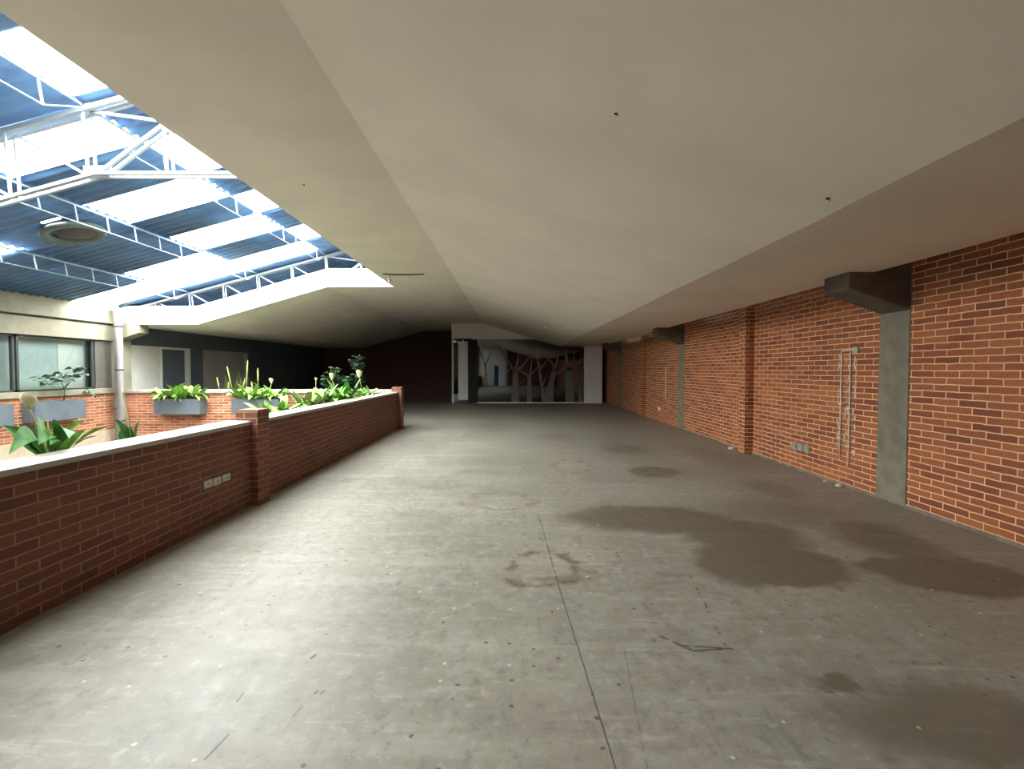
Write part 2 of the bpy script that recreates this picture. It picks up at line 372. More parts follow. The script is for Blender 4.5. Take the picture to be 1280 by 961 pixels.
# upstand faces round the opening
prof = [(x, Z(z)) for x, z in pl] + [(x, Z(z)+.47) for x, z in reversed(pl)]
MB().extrude_y(prof, 12.42, 12.5).build('trim_1', 'fascia', kind='structure')
MB().box(-3.05, -3.0, YN, 12.42, Z(2.13)+top, Z(3.48)).build('trim_2', 'fascia', kind='structure')  # hidden face, raised up to the roof to block light leaking over the ceiling
# right wall of brick, broken by concrete columns
mb = MB()
for y0, y1 in ((YN, 5.35), (5.79, 12.36), (12.78, 19.4), (19.8, YB)):
    mb.box(XR, XR+.25, y0, y1, 0, Z(1.52))
mb.build('wall_right', 'brick_r', kind='structure')
for y0, y1 in ((5.35, 5.79), (12.36, 12.78), (19.4, 19.8)):
    MB().box(XR-.012, XR+.25, y0, y1, 0, Z(1.5)).build('column', 'concrete', kind='structure', bevel=.008)
for y0 in (5.35, 12.36, 19.4):
    y1 = y0 + .43
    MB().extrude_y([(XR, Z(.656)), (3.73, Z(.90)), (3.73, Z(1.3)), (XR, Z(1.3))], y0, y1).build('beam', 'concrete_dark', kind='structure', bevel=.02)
for y0 in (8.8, 15.9):
    MB().box(4.28, XR, y0, y0+.25, 0, Z(1.35)).build('pillar', 'brick_r', kind='structure')
MB().box(XR-.012, XR, 5.79, 12.36, 0, .035).build('baseboard_right', plain('cement_smear', (.20, .16, .12), .9, var=.3), kind='structure')
MB().box(XR-.012, XR, YN, 5.35, 0, .035).build('baseboard_right', 'slab', kind='structure')
bpy.data.objects['baseboard_right.001'].data.materials[0] = bpy.data.materials['cement_smear']
# rear wall behind the camera, with a bluish doorway and a pale column
MB().box(-.45, XR+.2, YN-.2, YN, 0, Z(2.6)).build('wall_rear', 'brick_p', kind='structure')
mb = MB(); mb.box(XP, -1.75, YN-.2, YN, 0, Z(2.6)); mb.box(-1.3, -.45, YN-.2, YN, 0, Z(2.6)); mb.box(-1.75, -1.3, YN-.2, YN, Z(.4), Z(2.6))
mb.build('wall_rear', 'white', kind='structure')
# dark wall at the far end and left gallery wall
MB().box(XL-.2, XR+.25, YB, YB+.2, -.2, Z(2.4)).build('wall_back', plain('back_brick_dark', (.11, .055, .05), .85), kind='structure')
mb = MB()
mb.box(XL-.2, XL, YA+.2, YB, Z(.67), Z(1.6)); mb.box(XL-.2, XL, 15.35, 16.0, 0, Z(.67)); mb.box(XL-.2, XL, 18.7, YB, 0, Z(.67))
mb.build('wall_left', 'greywall', kind='structure')
MB().box(XL-.2, XL+.01, YA+.12, 14.05, 0, Z(.67)).build('wall_panel', 'white', kind='structure')
# roof: corrugated sheets with gaps for the translucent panels
def corr(mb, x0, x1, y0, y1, dz=0.):
    n = max(2, int((y1-y0)/.0225)); i = len(mb.v)
    for k in range(n+1):
        y = y0 + (y1-y0)*k/n; w = .022*math.sin(y*2*PI/.18)
        mb.v.append((x0, y, Z(roof_z(x0-1e-6))+w+dz)); mb.v.append((x1, y, Z(roof_z(x1-1e-6))+w+dz))
    for k in range(n):
        a = i+2*k; mb.f.append((a, a+2, a+3, a+1)); mb.sm.append(True)
VH = (1, -7.45, -7.15, 7.66, 7.74)              # small gap under the round vent
mb = MB()
for c in range(4):
    ys = sorted([(y0, y1) for (cc, y0, y1) in PANELS if cc == c]); y = -8.6
    for y0, y1 in ys + [(YB, YB)]:
        if c == 1 and y < VH[3] < y0:
            corr(mb, XC[c], XC[c+1], y, VH[3]); corr(mb, XC[c], VH[1], VH[3], VH[4]); corr(mb, VH[2], XC[c+1], VH[3], VH[4]); y = VH[4]
        corr(mb, XC[c], XC[c+1], y, y0); y = y1
r_ = mb.build('roof', 'roof', kind='structure')
sm = r_.modifiers.new('thick', 'SOLIDIFY'); sm.thickness = .004
mb = MB(); mb.extrude_y([(-3.05, Z(roof_z(-3.05))-.02), (XR+.25, Z(roof_z(XR+.25))), (XR+.25, Z(roof_z(XR+.25))+.06), (-3.05, Z(roof_z(-3.05))+.06)], -8.6, YB+.2)
mb.build('roof', 'roof_dark', kind='structure')
ordn = ['first', 'second', 'third', 'fourth', 'fifth', 'sixth', 'seventh', 'eighth', 'ninth', 'tenth']
rown = {3: 'beside the plaster soffit', 2: 'in the second row from the soffit', 1: 'in the third row from the soffit', 0: 'low by the glazed wall'}
for c in range(4):
    ps = sorted([(y0, y1) for (cc, y0, y1) in PANELS if cc == c], reverse=True)
    for k, (y0, y1) in enumerate(ps):
        mb = MB(); corr(mb, XC[c]+.002, XC[c+1]-.002, y0-.02, y1+.02, .012)
        tag(mb.build('skylight_panel', 'fibre'), f'translucent roof sheet {rown[c]}, {ordn[k]} from the far truss', 'skylight', 'translucent roof sheets')
# atrium far (left) wall: brick band, concrete beams, downpipe corner
MB().box(XL-.2, XL, -8.6, YA+.2, Z(-1.52), Z(-.60)).build('wall_left', 'brick_a', kind='structure')
MB().box(XL-.2, XL+.03, -8.6, YA+.2, -3.0, Z(-1.52)).build('wall_left', 'slab', kind='structure')
MB().box(XL-.2, XL+.06, -8.6, YA-.1, Z(-.60), Z(-.47)).build('window_sill', 'concrete_warm', kind='structure', bevel=.01)
MB().box(XL-.2, XL+.10, -8.6, YA+.2, Z(1.17), Z(1.60)).build('beam', 'concrete_warm', kind='structure', bevel=.01)
MB().box(XL-.2, XL+.04, -8.6, YA+.2, Z(.74), Z(1.13)).build('beam', 'concrete_warm', kind='structure', bevel=.01)
MB().box(XL-.2, XL+.0, -8.6, YA+.2, Z(1.13), Z(1.17)).build('beam', 'concrete_dark', kind='structure')  # recessed dark strip that paints in the shadow line between the beams
MB().box(XL-.2, XL+.18, YA-.22, YA+.18, -3, Z(1.17)).build('column', 'concrete_warm', kind='structure', bevel=.01)
MB().extrude_y([(XL+.1, Z(.74)), (-9.62, Z(.95)), (-9.62, Z(1.2)), (XL+.1, Z(1.2))], YA-.2, YA+.15).build('beam', 'concrete_warm', kind='structure', bevel=.015)
MB().box(XL-.2, XP, -8.8, -8.6, -3, Z(3.6)).build('wall_rear', 'slab', kind='structure')
MB().box(XP-.2, XP-.0, -8.6, YN-.2, -3, Z(3.6)).build('wall_rear', 'slab', kind='structure')
# windows on that wall
def window(n, y0, y1, curt):
    t = bpy.data.objects.new('window_%d' % n, None); COL.objects.link(t); t.location = (XL, y0, Z(-.47)); t['kind'] = 'structure'
    f = MB(); z0, z1 = Z(-.47), Z(.74)
    f.box(XL-.10, XL-.03, y0, y0+.045, z0, z1); f.box(XL-.10, XL-.03, y1-.045, y1, z0, z1)
    f.box(XL-.10, XL-.03, y0, y1, z0, z0+.04); f.box(XL-.10, XL-.03, y0, y1, z1-.04, z1)
    at(t, f, 'window_frame', 'darkframe'); at(t, MB().box(XL-.07, XL-.062, y0+.045, y1-.045, z0+.04, z1-.04), 'pane', 'glass')
    b = MB(); b.box(XL-.30, XL-.26, y0-.02, y1+.02, z0-.05, z1+.05); at(t, b, 'blind', 'curtain')
    if curt: at(t, MB().box(XL-.25, XL-.235, *curt, z0, z1), 'curtain', 'curtain2')
window(1, 10.02, 11.86, (11.15, 11.8)); window(2, 8.1, 9.98, None); window(3, 6.1, 8.06, None); window(4, 4.1, 6.06, None)
for k, y in enumerate((2.1, .1, -1.9, -3.9, -5.9, -8.0)): window(5+k, y, y+1.96, None)
MB().box(XL-.12, XL-.02, 11.9, 12.38, Z(-.47), Z(.74)).build('wall_panel', plain('brown_grey_panel', (.10, .09, .08), .6), kind='structure')
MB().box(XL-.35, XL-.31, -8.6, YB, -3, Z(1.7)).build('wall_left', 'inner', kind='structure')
# gallery doors behind the atrium
def opening(n, y0, y1, zt, leaf):
    t = bpy.data.objects.new('door_%d' % n, None); COL.objects.link(t); t.location = (XL, y0, 0); t['kind'] = 'structure'
    f = MB(); f.box(XL-.15, XL+.03, y0, y0+.07, 0, zt); f.box(XL-.15, XL+.03, y1-.12, y1, 0, zt); f.box(XL-.15, XL+.03, y0+.07, y1-.12, zt-.06, zt)
    at(t, f, 'door_frame', 'white' if leaf != 'doorgrey' else 'doorgrey')
    at(t, MB().box(XL-.14, XL-.08, y0+.07, y1-.12, 0, zt-.06), 'door_leaf', leaf)
    at(t, MB().tube([(XL-.05, y0+.16, 1.0), (XL-.05, y0+.30, 1.0)], .011), 'door_handle', 'steel')
opening(1, 14.05, 15.35, Z(.67), 'greywall'); opening(2, 16.0, 18.7, Z(.66), 'doorgrey')
# doorway behind the camera
t = bpy.data.objects.new('door_3', None); COL.objects.link(t); t.location = (-1.5, YN, 0); t['kind'] = 'structure'
f = MB(); f.box(-1.75, -1.71, YN-.15, YN, 0, Z(.4)); f.box(-1.34, -1.3, YN-.15, YN, 0, Z(.4)); f.box(-1.71, -1.34, YN-.15, YN, Z(.36), Z(.4))
at(t, f, 'door_frame', 'darkframe'); at(t, MB().box(-1.71, -1.34, YN-.1, YN-.09, 0, Z(.36)), 'pane', 'blueglass')
MB().box(-1.05, -.70, -1.9, -1.55, 0, Z(1.9)).build('column', 'white', kind='structure', bevel=.01)

# parapets: brick with concrete coping and posts
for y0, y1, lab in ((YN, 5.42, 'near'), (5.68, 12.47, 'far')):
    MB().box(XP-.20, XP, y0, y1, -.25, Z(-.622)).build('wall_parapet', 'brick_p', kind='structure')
    ye = y1-.005
    mb = MB(); c0, c1, zb, zt = XP-.27, XP+.03, Z(-.622), Z(-.575)
    mb.extrude_y([(c0, zb), (c1, zb), (c1, zb+.037), (c1-.03, zt), (c0+.03, zt), (c0, zb+.037)], y0+.005, ye)
    mb.build('trim_%d' % (3 if lab == 'near' else 4), 'cap', kind='structure')
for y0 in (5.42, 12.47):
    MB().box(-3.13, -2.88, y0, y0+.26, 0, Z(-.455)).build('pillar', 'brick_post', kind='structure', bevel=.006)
MB().box(XL, -3.14, YA-.05, YA+.1, -.9, Z(-.61)).build('wall_parapet', 'brick_a', kind='structure')
MB().box(XL+.18, -3.14, YA-.10, YA+.15, Z(-.61), Z(-.52)).build('trim_5', 'cap', kind='structure', bevel=.012)
MB().box(XP-.2, XP-.05, YN, YA, -2.9, -.25).build('wall_lower', 'slab', kind='structure')
MB().box(XL, XP-.2, YA, YA+.2, -2.9, -.25).build('wall_lower', 'slab', kind='structure')

# ---------------------------------------------------------------- roof steel
def truss(Y, label):
    t = thing('roof_truss', label, 'truss', (-6.5, Y, Z(1.5)), 'roof trusses')
    xs = [-10.2, -9.31, -8.42, -7.53, -6.64, -5.745, -4.85, -3.95, -3.05]
    zt = lambda x: Z(roof_z(x-1e-6)) - .075
    zb = lambda x: Z(2.24) if x > -4.75 else Z(max(1.36, 2.24 + .27*(x+4.75)))
    for side, yy in ((0, Y-.055), (1, Y+.055)):
        at(t, MB().bar((xs[0], yy, zt(xs[0])), (xs[-1], yy, zt(xs[-1])), .05), 'top_chord', 'steel')
        m_ = MB(); m_.bar((xs[0], yy, zb(xs[0])), (-8.0, yy, zb(-8.0)), .035); m_.bar((-8.0, yy, zb(-8.0)), (-4.75, yy, zb(-4.75)), .035); m_.bar((-4.75, yy, zb(-4.75)), (-2.6, yy, zb(-3)), .035)
        at(t, m_, 'bottom_chord', 'steel')
    for k, x in enumerate(xs[1:-1]):
        for yy in (Y-.055, Y+.055):
            at(t, MB().bar((x+.02, yy, zb(x)), (x-.03, yy, zt(x)), .024), 'post', 'steel')
    for k in range(1, 6):
        x0, x1 = xs[k], xs[k+1]
        at(t, MB().bar((x0, Y, zt(x0)), (x1, Y, zb(x1)), .026), 'diagonal', 'steel')
    for yy in (Y-.05, Y+.05):
        at(t, MB().bar((-4.72, yy, zb(-4.7)), (-3.05, yy, zt(-3.05)), .034), 'diagonal', 'steel')
    at(t, MB().bar((-4.85, Y, zt(-4.85)), (-3.95, Y, zb(-3.95)+.6), .03), 'diagonal', 'steel')
    at(t, MB().box(-4.92, -4.62, Y-.02, Y+.02, zb(-4.75)-.03, zb(-4.75)+.10), 'gusset_plate', 'steel')
    return t
truss(5.6, 'white steel roof truss crossing the skylight nearest the viewer')
truss(12.68, 'white steel roof truss standing above the far bright fascia')
pn = {-4.85: 'nearest the soffit', -6.64: 'in the middle of the skylight', -8.42: 'closest to the glazed wall'}
for X in (-4.85, -6.64, -8.42):
    for y0, y1, bay in ((-1.3, 5.5, 'nearer bay'), (5.7, 12.55, 'farther bay')):
        t = thing('lattice_purlin', f'thin grey lattice purlin {pn[X]}, {bay} of the roof', 'purlin', (X, y0, Z(roof_z(X))-.3), 'lattice purlins')
        zt = Z(roof_z(X)) - .05; zb = zt - .25
        at(t, MB().bar((X, y0, zt), (X, y1, zt), .024), 'top_chord', 'purlin')
        at(t, MB().tube([(X, y0, zt-.03), (X, y0+.45, zb), (X, y1-.45, zb), (X, y1, zt-.03)], .010, 6), 'bottom_chord', 'purlin')
        y = y0+.55; 
        while y < y1-.4:
            at(t, MB().bar((X, y, zb), (X, y-.05, zt), .018), 'strut', 'purlin'); y += .58
# round vent under the roof
vx, vy = -7.3, 8.08; vz = Z(roof_z(vx))
t = thing('roof_vent', 'round grey roof vent with a bright slit, above the atrium', 'vent', (vx, vy, vz-.2))
def tilt(m_, x0):
    m_.v = [(x, y, z + RS*(x-x0)) for x, y, z in m_.v]; return m_
at(t, tilt(MB().lathe((vx-.06, vy+.06, vz-.10), [(.30, .05), (.31, .0), (.41, -.01), (.43, .03), (.42, .06)], 36), vx), 'rim', plain('vent_rim', (.10, .14, .13), .6))
at(t, tilt(MB().lathe((vx, vy+.08, vz-.06), [(.29, .02), (.28, -.02), (.12, -.05), (.0, -.055)], 30), vx), 'hood', 'roof_dark')
at(t, MB().box(VH[1]-.02, VH[2]+.02, VH[3]-.02, VH[4]+.02, Z(roof_z(-7.3))+.09, Z(roof_z(-7.3))+.10), 'lens', 'fibre')
# downpipe
t = thing('downpipe', 'grey round rain pipe running down the corner of the atrium', 'pipe', (-9.98, 12.2, -2.9))
at(t, MB().tube([(-9.98, 12.2, -2.9), (-9.98, 12.2, Z(1.44)), (-10.03, 12.2, Z(1.54)), (-10.13, 12.2, Z(1.57))], .09, 16), 'pipe', 'pipe')
for z in (Z(-1.3), Z(0), Z(1.1)):
    at(t, MB().lathe((-9.98, 12.2, z), [(.09, -.02), (.10, -.02), (.10, .02), (.09, .02)], 16), 'bracket', 'darkframe')

# ---------------------------------------------------------------- glazed partition at the far end
YG = 22.2; K = YG/600.
def gx(px): return (px-640)*K
def gz(py): return Z((462-py)*K)
mb = MB()
pts = [(-2.775, Z(1.44)), (1.02, Z(1.44)), (0, Z(1.748)), (-1.34, Z(2.13)), (-2.775, Z(2.13))]
M['whiter'] = plain('bright_white_paint', (.86, .82, .77), .6, var=.02)
mb.extrude_y(pts, YG-.1, YG+.1); mb.build('wall_header', 'whiter', kind='structure')
MB().box(3.33, 4.16, YG-.06, YG+.1, 0, Z(1.08)).build('wall_panel', 'whiter', kind='structure')
t = thing('glass_partition', 'tinted glazed partition with frosted tree silhouettes at the far end', 'glass partition', (0, YG, 0))
f = MB(); f.box(-2.775, -2.70, YG-.04, YG+.04, 0, Z(1.44)); at(t, f, 'side_frame', 'white')
at(t, MB().box(gx(590), 3.33, YG-.03, YG+.03, 0, .05), 'bottom_rail', 'white')
at(t, MB().box(gx(590), 1.15, YG-.06, YG-.02, Z(1.39), Z(1.43)), 'top_rail', 'white')
at(t, MB().box(gx(585), gx(597), YG-.03, YG+.03, 0, Z(1.40)), 'mullion', 'black')
mb = MB(); mb.extrude_y([(-2.70, .05), (3.33, .05), (3.33, Z(1.0)), (2.3, Z(1.03)), (1.0, Z(1.39)), (-2.70, Z(1.39))], YG, YG+.012)
gl = at(t, mb, 'glass_panel', 'darkglass')
def stroke(mb, pts, ws):
    P = [Vector((gx(585+x/8.), 0, gz(420+y/8.))) for x, y in pts]
    for i in range(len(P)-1):
        d = (P[i+1]-P[i]).normalized(); n = Vector((-d.z, 0, d.x)); a, b = ws[i]*K/16, ws[i+1]*K/16
        q = [P[i]+n*a, P[i]-n*a, P[i+1]-n*b, P[i+1]+n*b]
        mb.extrude_y([(v.x, v.z) for v in q], YG-.004, YG-.001)
trees = [
 [([(472,665),(475,350)],[80,48]), ([(475,360),(420,290),(350,170),(300,90)],[34,26,18,12]), ([(478,360),(560,280),(630,185)],[34,22,12]), ([(470,350),(500,230),(505,140)],[18,10,5]), ([(440,310),(400,340),(375,400)],[14,12,8]), ([(440,320),(385,240),(380,160)],[12,8,4])],
 [([(616,665),(612,390)],[52,36]), ([(610,400),(560,370),(500,345)],[22,16,8]), ([(616,400),(632,300),(640,210)],[24,14,6]), ([(618,400),(680,330),(705,300)],[18,10,5]), ([(560,440),(530,470),(515,485)],[8,6,3])],
 [([(760,665),(735,480),(710,300),(685,180),(678,90)],[36,26,22,14,8]), ([(715,340),(780,260),(820,220)],[16,12,6]), ([(740,520),(770,430),(800,370)],[14,9,4])],
 [([(805,665),(830,480),(862,340)],[96,62,46]), ([(860,350),(850,280),(790,210),(735,180)],[34,24,16,8]), ([(865,340),(890,250),(912,150)],[26,16,8]), ([(870,390),(930,340),(975,305)],[26,16,8])],
 [([(1020,665),(1010,320)],[90,66]), ([(1005,340),(985,230),(972,120)],[34,22,10]), ([(1015,340),(1080,285),(1150,230)],[30,20,8]), ([(1012,330),(1060,200),(1062,140)],[18,12,5])],
 [([(1125,665),(1118,480),(1100,370),(1150,310)],[40,26,14,6]), ([(1120,520),(1095,430),(1080,380)],[12,8,4])],
 [([(190,500),(178,380),(170,280)],[26,20,14]), ([(172,300),(140,200),(118,150)],[14,9,5]), ([(176,290),(215,200),(235,150)],[12,8,4])]]
for tr in trees:
    mb = MB()
    for pts, ws in tr: stroke(mb, pts, ws)
    sub(gl, t, mb, 'tree_film', 'vinyl')
# dim interior behind the glass
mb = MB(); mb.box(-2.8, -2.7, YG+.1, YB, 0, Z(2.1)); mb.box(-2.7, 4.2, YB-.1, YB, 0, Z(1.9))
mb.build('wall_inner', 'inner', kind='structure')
at(t, MB().box(gx(573), gx(585), YG-.04, YG-.01, .16, Z(1.30)), 'side_panel', 'white')  # white strip at the glass imitating a pillar's reflection

# ---------------------------------------------------------------- small fittings
def wall_plate(y, z, lab, grp, mat='plate', xf=XP, sx=1, w=.125, hgt=.075):
    t = thing('socket_plate', lab, 'socket', (xf, y, z), grp)
    x0, x1 = (xf, xf+.012*sx) if sx > 0 else (xf-.012, xf)
    at(t, MB().box(x0, x1, y-w/2, y+w/2, z-hgt/2, z+hgt/2), 'cover', mat, bevel=.003)
    xa, xb = (x1, x1+.003) if sx > 0 else (x0-.003, x0)
    at(t, MB().box(xa, xb, y-w*.28, y+w*.28, z-hgt*.28, z+hgt*.28), 'insert', mat)
    for s in (-1, 1):
        at(t, MB().box(xa, xb+.0005*sx, y+s*w*.12-.004, y+s*w*.12+.004, z-.012, z+.012), 'slot', 'black')
wall_plate(4.665, Z(-1.117), 'pale blank socket plate on the parapet, farthest from the brick post', 'parapet socket plates')
wall_plate(4.81, Z(-1.122), 'greyish socket plate between two paler plates on the parapet', 'parapet socket plates')
wall_plate(4.965, Z(-1.12), 'pale socket plate on the parapet, closest to the brick post', 'parapet socket plates')
for y, lab in ((7.50, 'nearest the brick pilaster'), (7.34, 'middle of three'), (7.18, 'nearest the white conduits')):
    wall_plate(y, Z(-1.19), f'grey plaster-smeared socket box low on the brick wall, {lab}', 'wall socket boxes', 'plategrey', XR, -1, .13, .11)
wall_plate(14.4, Z(-1.17), 'small white socket plate low on the far part of the brick wall', None, 'pvc', XR, -1, .22, .09)
def conduit(y, zb, zt, lab, hook=False):
    t = thing('conduit', lab, 'conduit', (XR-.012, y, zb), None)
    pts = [(XR-.014, y, zb), (XR-.014, y, zt)]
    at(t, MB().tube(pts, .008, 8), 'tube', 'pvc')
    for z in (zb+.25, (zb+zt)/2, zt-.2):
        at(t, MB().box(XR-.028, XR, y-.022, y+.022, z-.008, z+.008), 'clip', 'pvc')
    return t
conduit(6.44, Z(-1.17), Z(.25), 'shorter white conduit on the brick wall, farther from the concrete column')
c2 = conduit(6.27, Z(-1.26), Z(.25), 'longer white conduit on the brick wall, closer to the concrete column')
at(c2, MB().tube([(XR-.014, 6.43, Z(.25)), (XR-.014, 6.12, Z(.262))], .008, 8), 'cross_tube', 'pvc')
at(c2, MB().box(XR-.03, XR, 6.13, 6.22, Z(.21), Z(.29)), 'junction_box', 'plate', bevel=.004)
conduit(13.8, Z(-.85), Z(.1), 'thin white conduit on the far brick wall beyond the second column')
# plaster smears left by a removed conduit
t = thing('plaster_patch', 'rough pale plaster chase between and beside the twin conduits', 'plaster patch', (XR, 6.4, Z(-.5)))
random.seed(3)
mb = MB()
for k in range(60):
    y = random.choice((6.355, 6.50, 6.2))+random.uniform(-.02, .02); z = Z(random.uniform(-1.1, .2)); h_ = random.uniform(.012, .04); w_ = random.uniform(.004, .012)
    mb.box(XR-.004, XR+.001, y-w_, y+w_, z-h_, z+h_)
at(t, mb, 'smear', 'debris', kind='stuff')
t['label'] = 'rough pale plaster chase between and beside the twin conduits'
random.seed(5)
for (x, y, s, lab) in ((4.36, 6.35, .05, 'white plaster crumb on the floor under the twin conduits'), (4.35, 6.62, .03, 'small plaster crumb on the floor beyond the twin conduits'),
                  (4.30, 9.35, .07, 'grey rubble lump on the floor behind the brick pilaster')):
    mb = MB(); mb.lathe((x, y, 0), [(s, 0), (s*random.uniform(.8, 1), s*.3), (s*.6, s*.55), (0.001, s*.6)], 9, False)
    tag(mb.build('rubble', 'debris'), lab, 'rubble')
# ceiling fittings
def holder(x, y, z, lab):
    t = thing('lamp_holder', lab, 'lamp holder', (x, y, z))
    at(t, MB().tube([(x, y, z+.01), (x, y, z-.07)], .006, 6), 'cord', 'black')
    at(t, MB().lathe((x, y, z-.07), [(.005, 0), (.03, -.01), (.032, -.08), (.024, -.12), (.0, -.12)], 14), 'socket', 'brass')
    at(t, MB().lathe((x, y, z), [(.045, .005), (.045, -.012), (.0, -.014)], 14), 'ceiling_rose', 'pvc')
holder(1.03, 14.6, Z(1.745-.303*1.03), 'bare lamp holder hanging from the sloping ceiling near the far end')
holder(-2.74, 10.8, Z(2.13), 'small lamp holder under the soffit beside the far skylight corner')
t = thing('cable', 'thin black cable lying across the soffit near the far skylight corner', 'cable', (-2.4, 10.75, Z(2.12)))  # black strip built in place of a thin gap in the ceiling
at(t, MB().tube([(-2.86, 10.72, Z(2.122)), (-2.6, 10.7, Z(2.10)), (-2.3, 10.72, Z(2.105)), (-1.95, 10.75, Z(2.122))], .013, 8), 'cord', 'black')
for x, y, z, lab in ((.634, 2.97, 1.558, 'small dark wire stub in the ceiling directly overhead'), (-2.4, 5.6, 2.13, 'small dark wire stub in the soffit beside the skylight'),
                     (2.07, 3.18, 1.12, 'small dark wire stub in the ceiling close to the lower fold')):
    mb = MB(); mb.lathe((x, y, Z(z)), [(.014, .012), (.012, -.004), (.0, -.006)], 10); mb.tube([(x, y, Z(z)), (x+.012, y, Z(z)-.014)], .003, 6)
    tag(mb.build('wire_stub', 'black'), lab, 'wire stub', 'wire stubs in the ceiling')

# ---------------------------------------------------------------- planters and plants
def planter(x0, x1, y0, y1, zt, hgt, lab, grp, soil=True):
    t = thing('planter_box', lab, 'planter', ((x0+x1)/2, (y0+y1)/2, zt-hgt), grp)
    b = MB(); w = .02
    b.box(x0, x1, y0, y0+w, zt-hgt, zt); b.box(x0, x1, y1-w, y1, zt-hgt, zt); b.box(x0, x0+w, y0+w, y1-w, zt-hgt, zt); b.box(x1-w, x1, y0+w, y1-w, zt-hgt, zt)
    b.box(x0+w, x1-w, y0+w, y1-w, zt-hgt, zt-hgt+w)
    at(t, b, 'trough', 'planter')
    at(t, MB().box(x0+w, x1-w, y0+w, y1-w, zt-.09, zt-.05), 'soil', 'soil')
    long_y = (y1-y0) > (x1-x0)
    for s in (.2, .8):
        if long_y:
            y = y0+(y1-y0)*s; at(t, MB().box(x0-.012, x1+.012, y-.015, y+.015, zt-hgt-.02, zt-hgt), 'bracket', 'black')
        else:
            x = x0+(x1-x0)*s; at(t, MB().box(x-.015, x+.015, y0-.012, y1+.012, zt-hgt-.02, zt-hgt), 'bracket', 'black')
    return t
def leaf(mb, base, az, length, width, rise, droop, fold=.25, n=7, roll=0.):
    d = Vector((math.cos(az), math.sin(az), 0)); side = Vector((-d.y, d.x, 0)); up = Vector((0, 0, 1))
    side = (side*math.cos(roll) + up*math.sin(roll))
    prev = None; i0 = len(mb.v)
    for k in range(n+1):
        t = k/n
        pos = Vector(base) + d*length*(t*(1-.12*t)) + up*(rise*t - droop*t*t)
        stalk = .10
        w = .012 if t < .18 else width*(math.sin(PI*((t-.14)/.86)**.75)**.85 if t < .999 else 0.02)
        w = max(w, .004)
        mb.v += [tuple(pos - side*w/2 + up*fold*w*.5), tuple(pos), tuple(pos + side*w/2 + up*fold*w*.5)]
    for k in range(n):
        a = i0+3*k
        mb.f.append((a, a+3, a+4, a+1)); mb.f.append((a+1, a+4, a+5, a+2)); mb.sm += [True, True]
def bushy(mb, c, nl, spread, L, Wd, rise, rng, lean=None):
    for k in range(nl):
        b = (c[0]+rng.uniform(-1, 1)*spread[0], c[1]+rng.uniform(-1, 1)*spread[1], c[2])
        az = rng.uniform(0, 2*PI) if lean is None else rng.gauss(lean, 1.1)
        l = L*rng.uniform(.65, 1.15)
        r_ = rise*rng.uniform(.45, 1.2)
        leaf(mb, b, az, l, Wd*rng.uniform(.75, 1.2), r_, r_*rng.uniform(.3, 1.1), roll=rng.uniform(-.5, .5))
def plant(name, lab, c, mats, nl, spread, L, Wd, rise, seed, grp=None, flowers=(), lean=None):
    rng = random.Random(seed)
    t = thing(name, lab, 'plant', c, grp)
    for k, m_ in enumerate(mats):
        mb = MB(); bushy(mb, c, nl//len(mats), spread, L, Wd, rise, rng, lean)
        for q, (x, y, z) in enumerate(mb.v):       # leaves bend against the parapet instead of passing through it
            if x > -4 and z < Z(-.56): mb.v[q] = (min(x, XP-.285), y, z)
            if x <= -3.9 and y > YA-.6 and z < Z(-.50): mb.v[q] = (x, min(y, YA-.12), z)
        at(t, mb, 'foliage', m_)
    for (fx, fy, fz, bx, by, s) in flowers:
        top_ = Vector((fx, fy, fz)); b_ = Vector((bx, by, c[2]))
        mid = (top_+b_)/2 + Vector((0, 0, .04))
        st_ = at(t, MB().tube([b_, mid, top_], [.007, .006, .005], 6), 'flower_stem', 'stalk')
        mb = MB(); n = 10                      # cupped spathe
        for j in range(n):
            a0 = -1.9 + 3.8*j/n; a1 = -1.9+3.8*(j+1)/n
            def P(a, h): 
                r = s*(.12+.42*h)*(1 if h < .8 else .9); return (fx + r*math.sin(a), fy + r*(-math.cos(a)), fz + s*h*(1.25 - .35*abs(a)/1.9))
            for h0, h1 in ((0, .35), (.35, .7), (.7, 1.)):
                mb.face([P(a0, h0), P(a1, h0), P(a1, h1), P(a0, h1)], True)
        sub(st_, t, mb, 'spathe', 'spathe')
        sub(st_, t, MB().tube([(fx, fy, fz), (fx, fy, fz+s*.75)], [s*.08, s*.05], 6), 'spadix', 'leafpale')
    return t
# left wall planters
planter(XL+.02, XL+.30, 10.05, 11.25, Z(-.69), .43, 'grey planter box on the brick wall below the large window pane', 'planters on the glazed wall')
planter(XL+.02, XL+.30, 8.35, 9.62, Z(-.69), .43, 'grey planter box on the glazed wall, cut by the photo edge', 'planters on the glazed wall')
t = plant('window_plant', 'grey-green leafy plant rising from the planter below the window', (XL+.16, 10.85, Z(-.74)), ['greyleaf'], 4, (.05, .1), .2, .06, .1, 3)
rng = random.Random(11); mb = MB()
for k in range(60):
    y = 10.35 + abs(rng.gauss(0, .0)) + rng.uniform(-.1, .9); z = Z(-.22 + .22*(y-10.3)) + rng.uniform(-.13, .10)
    leaf(mb, (XL+.22+rng.uniform(-.1, .15), y, z), rng.uniform(0, 2*PI), .20, .10, .04, .07, roll=rng.uniform(-.6, .9))
at(t, mb, 'crown', 'greyleaf')
mb = MB()
for yy, zz in ((10.4, -.3), (10.7, -.2), (11.0, -.12), (11.2, -.05)):
    mb.tube([(XL+.16, 10.85, Z(-.75)), (XL+.18, 10.85, Z(-.42)), (XL+.2, yy, Z(zz))], [.014, .012, .005], 6)
at(t, mb, 'stem', 'greyleaf')
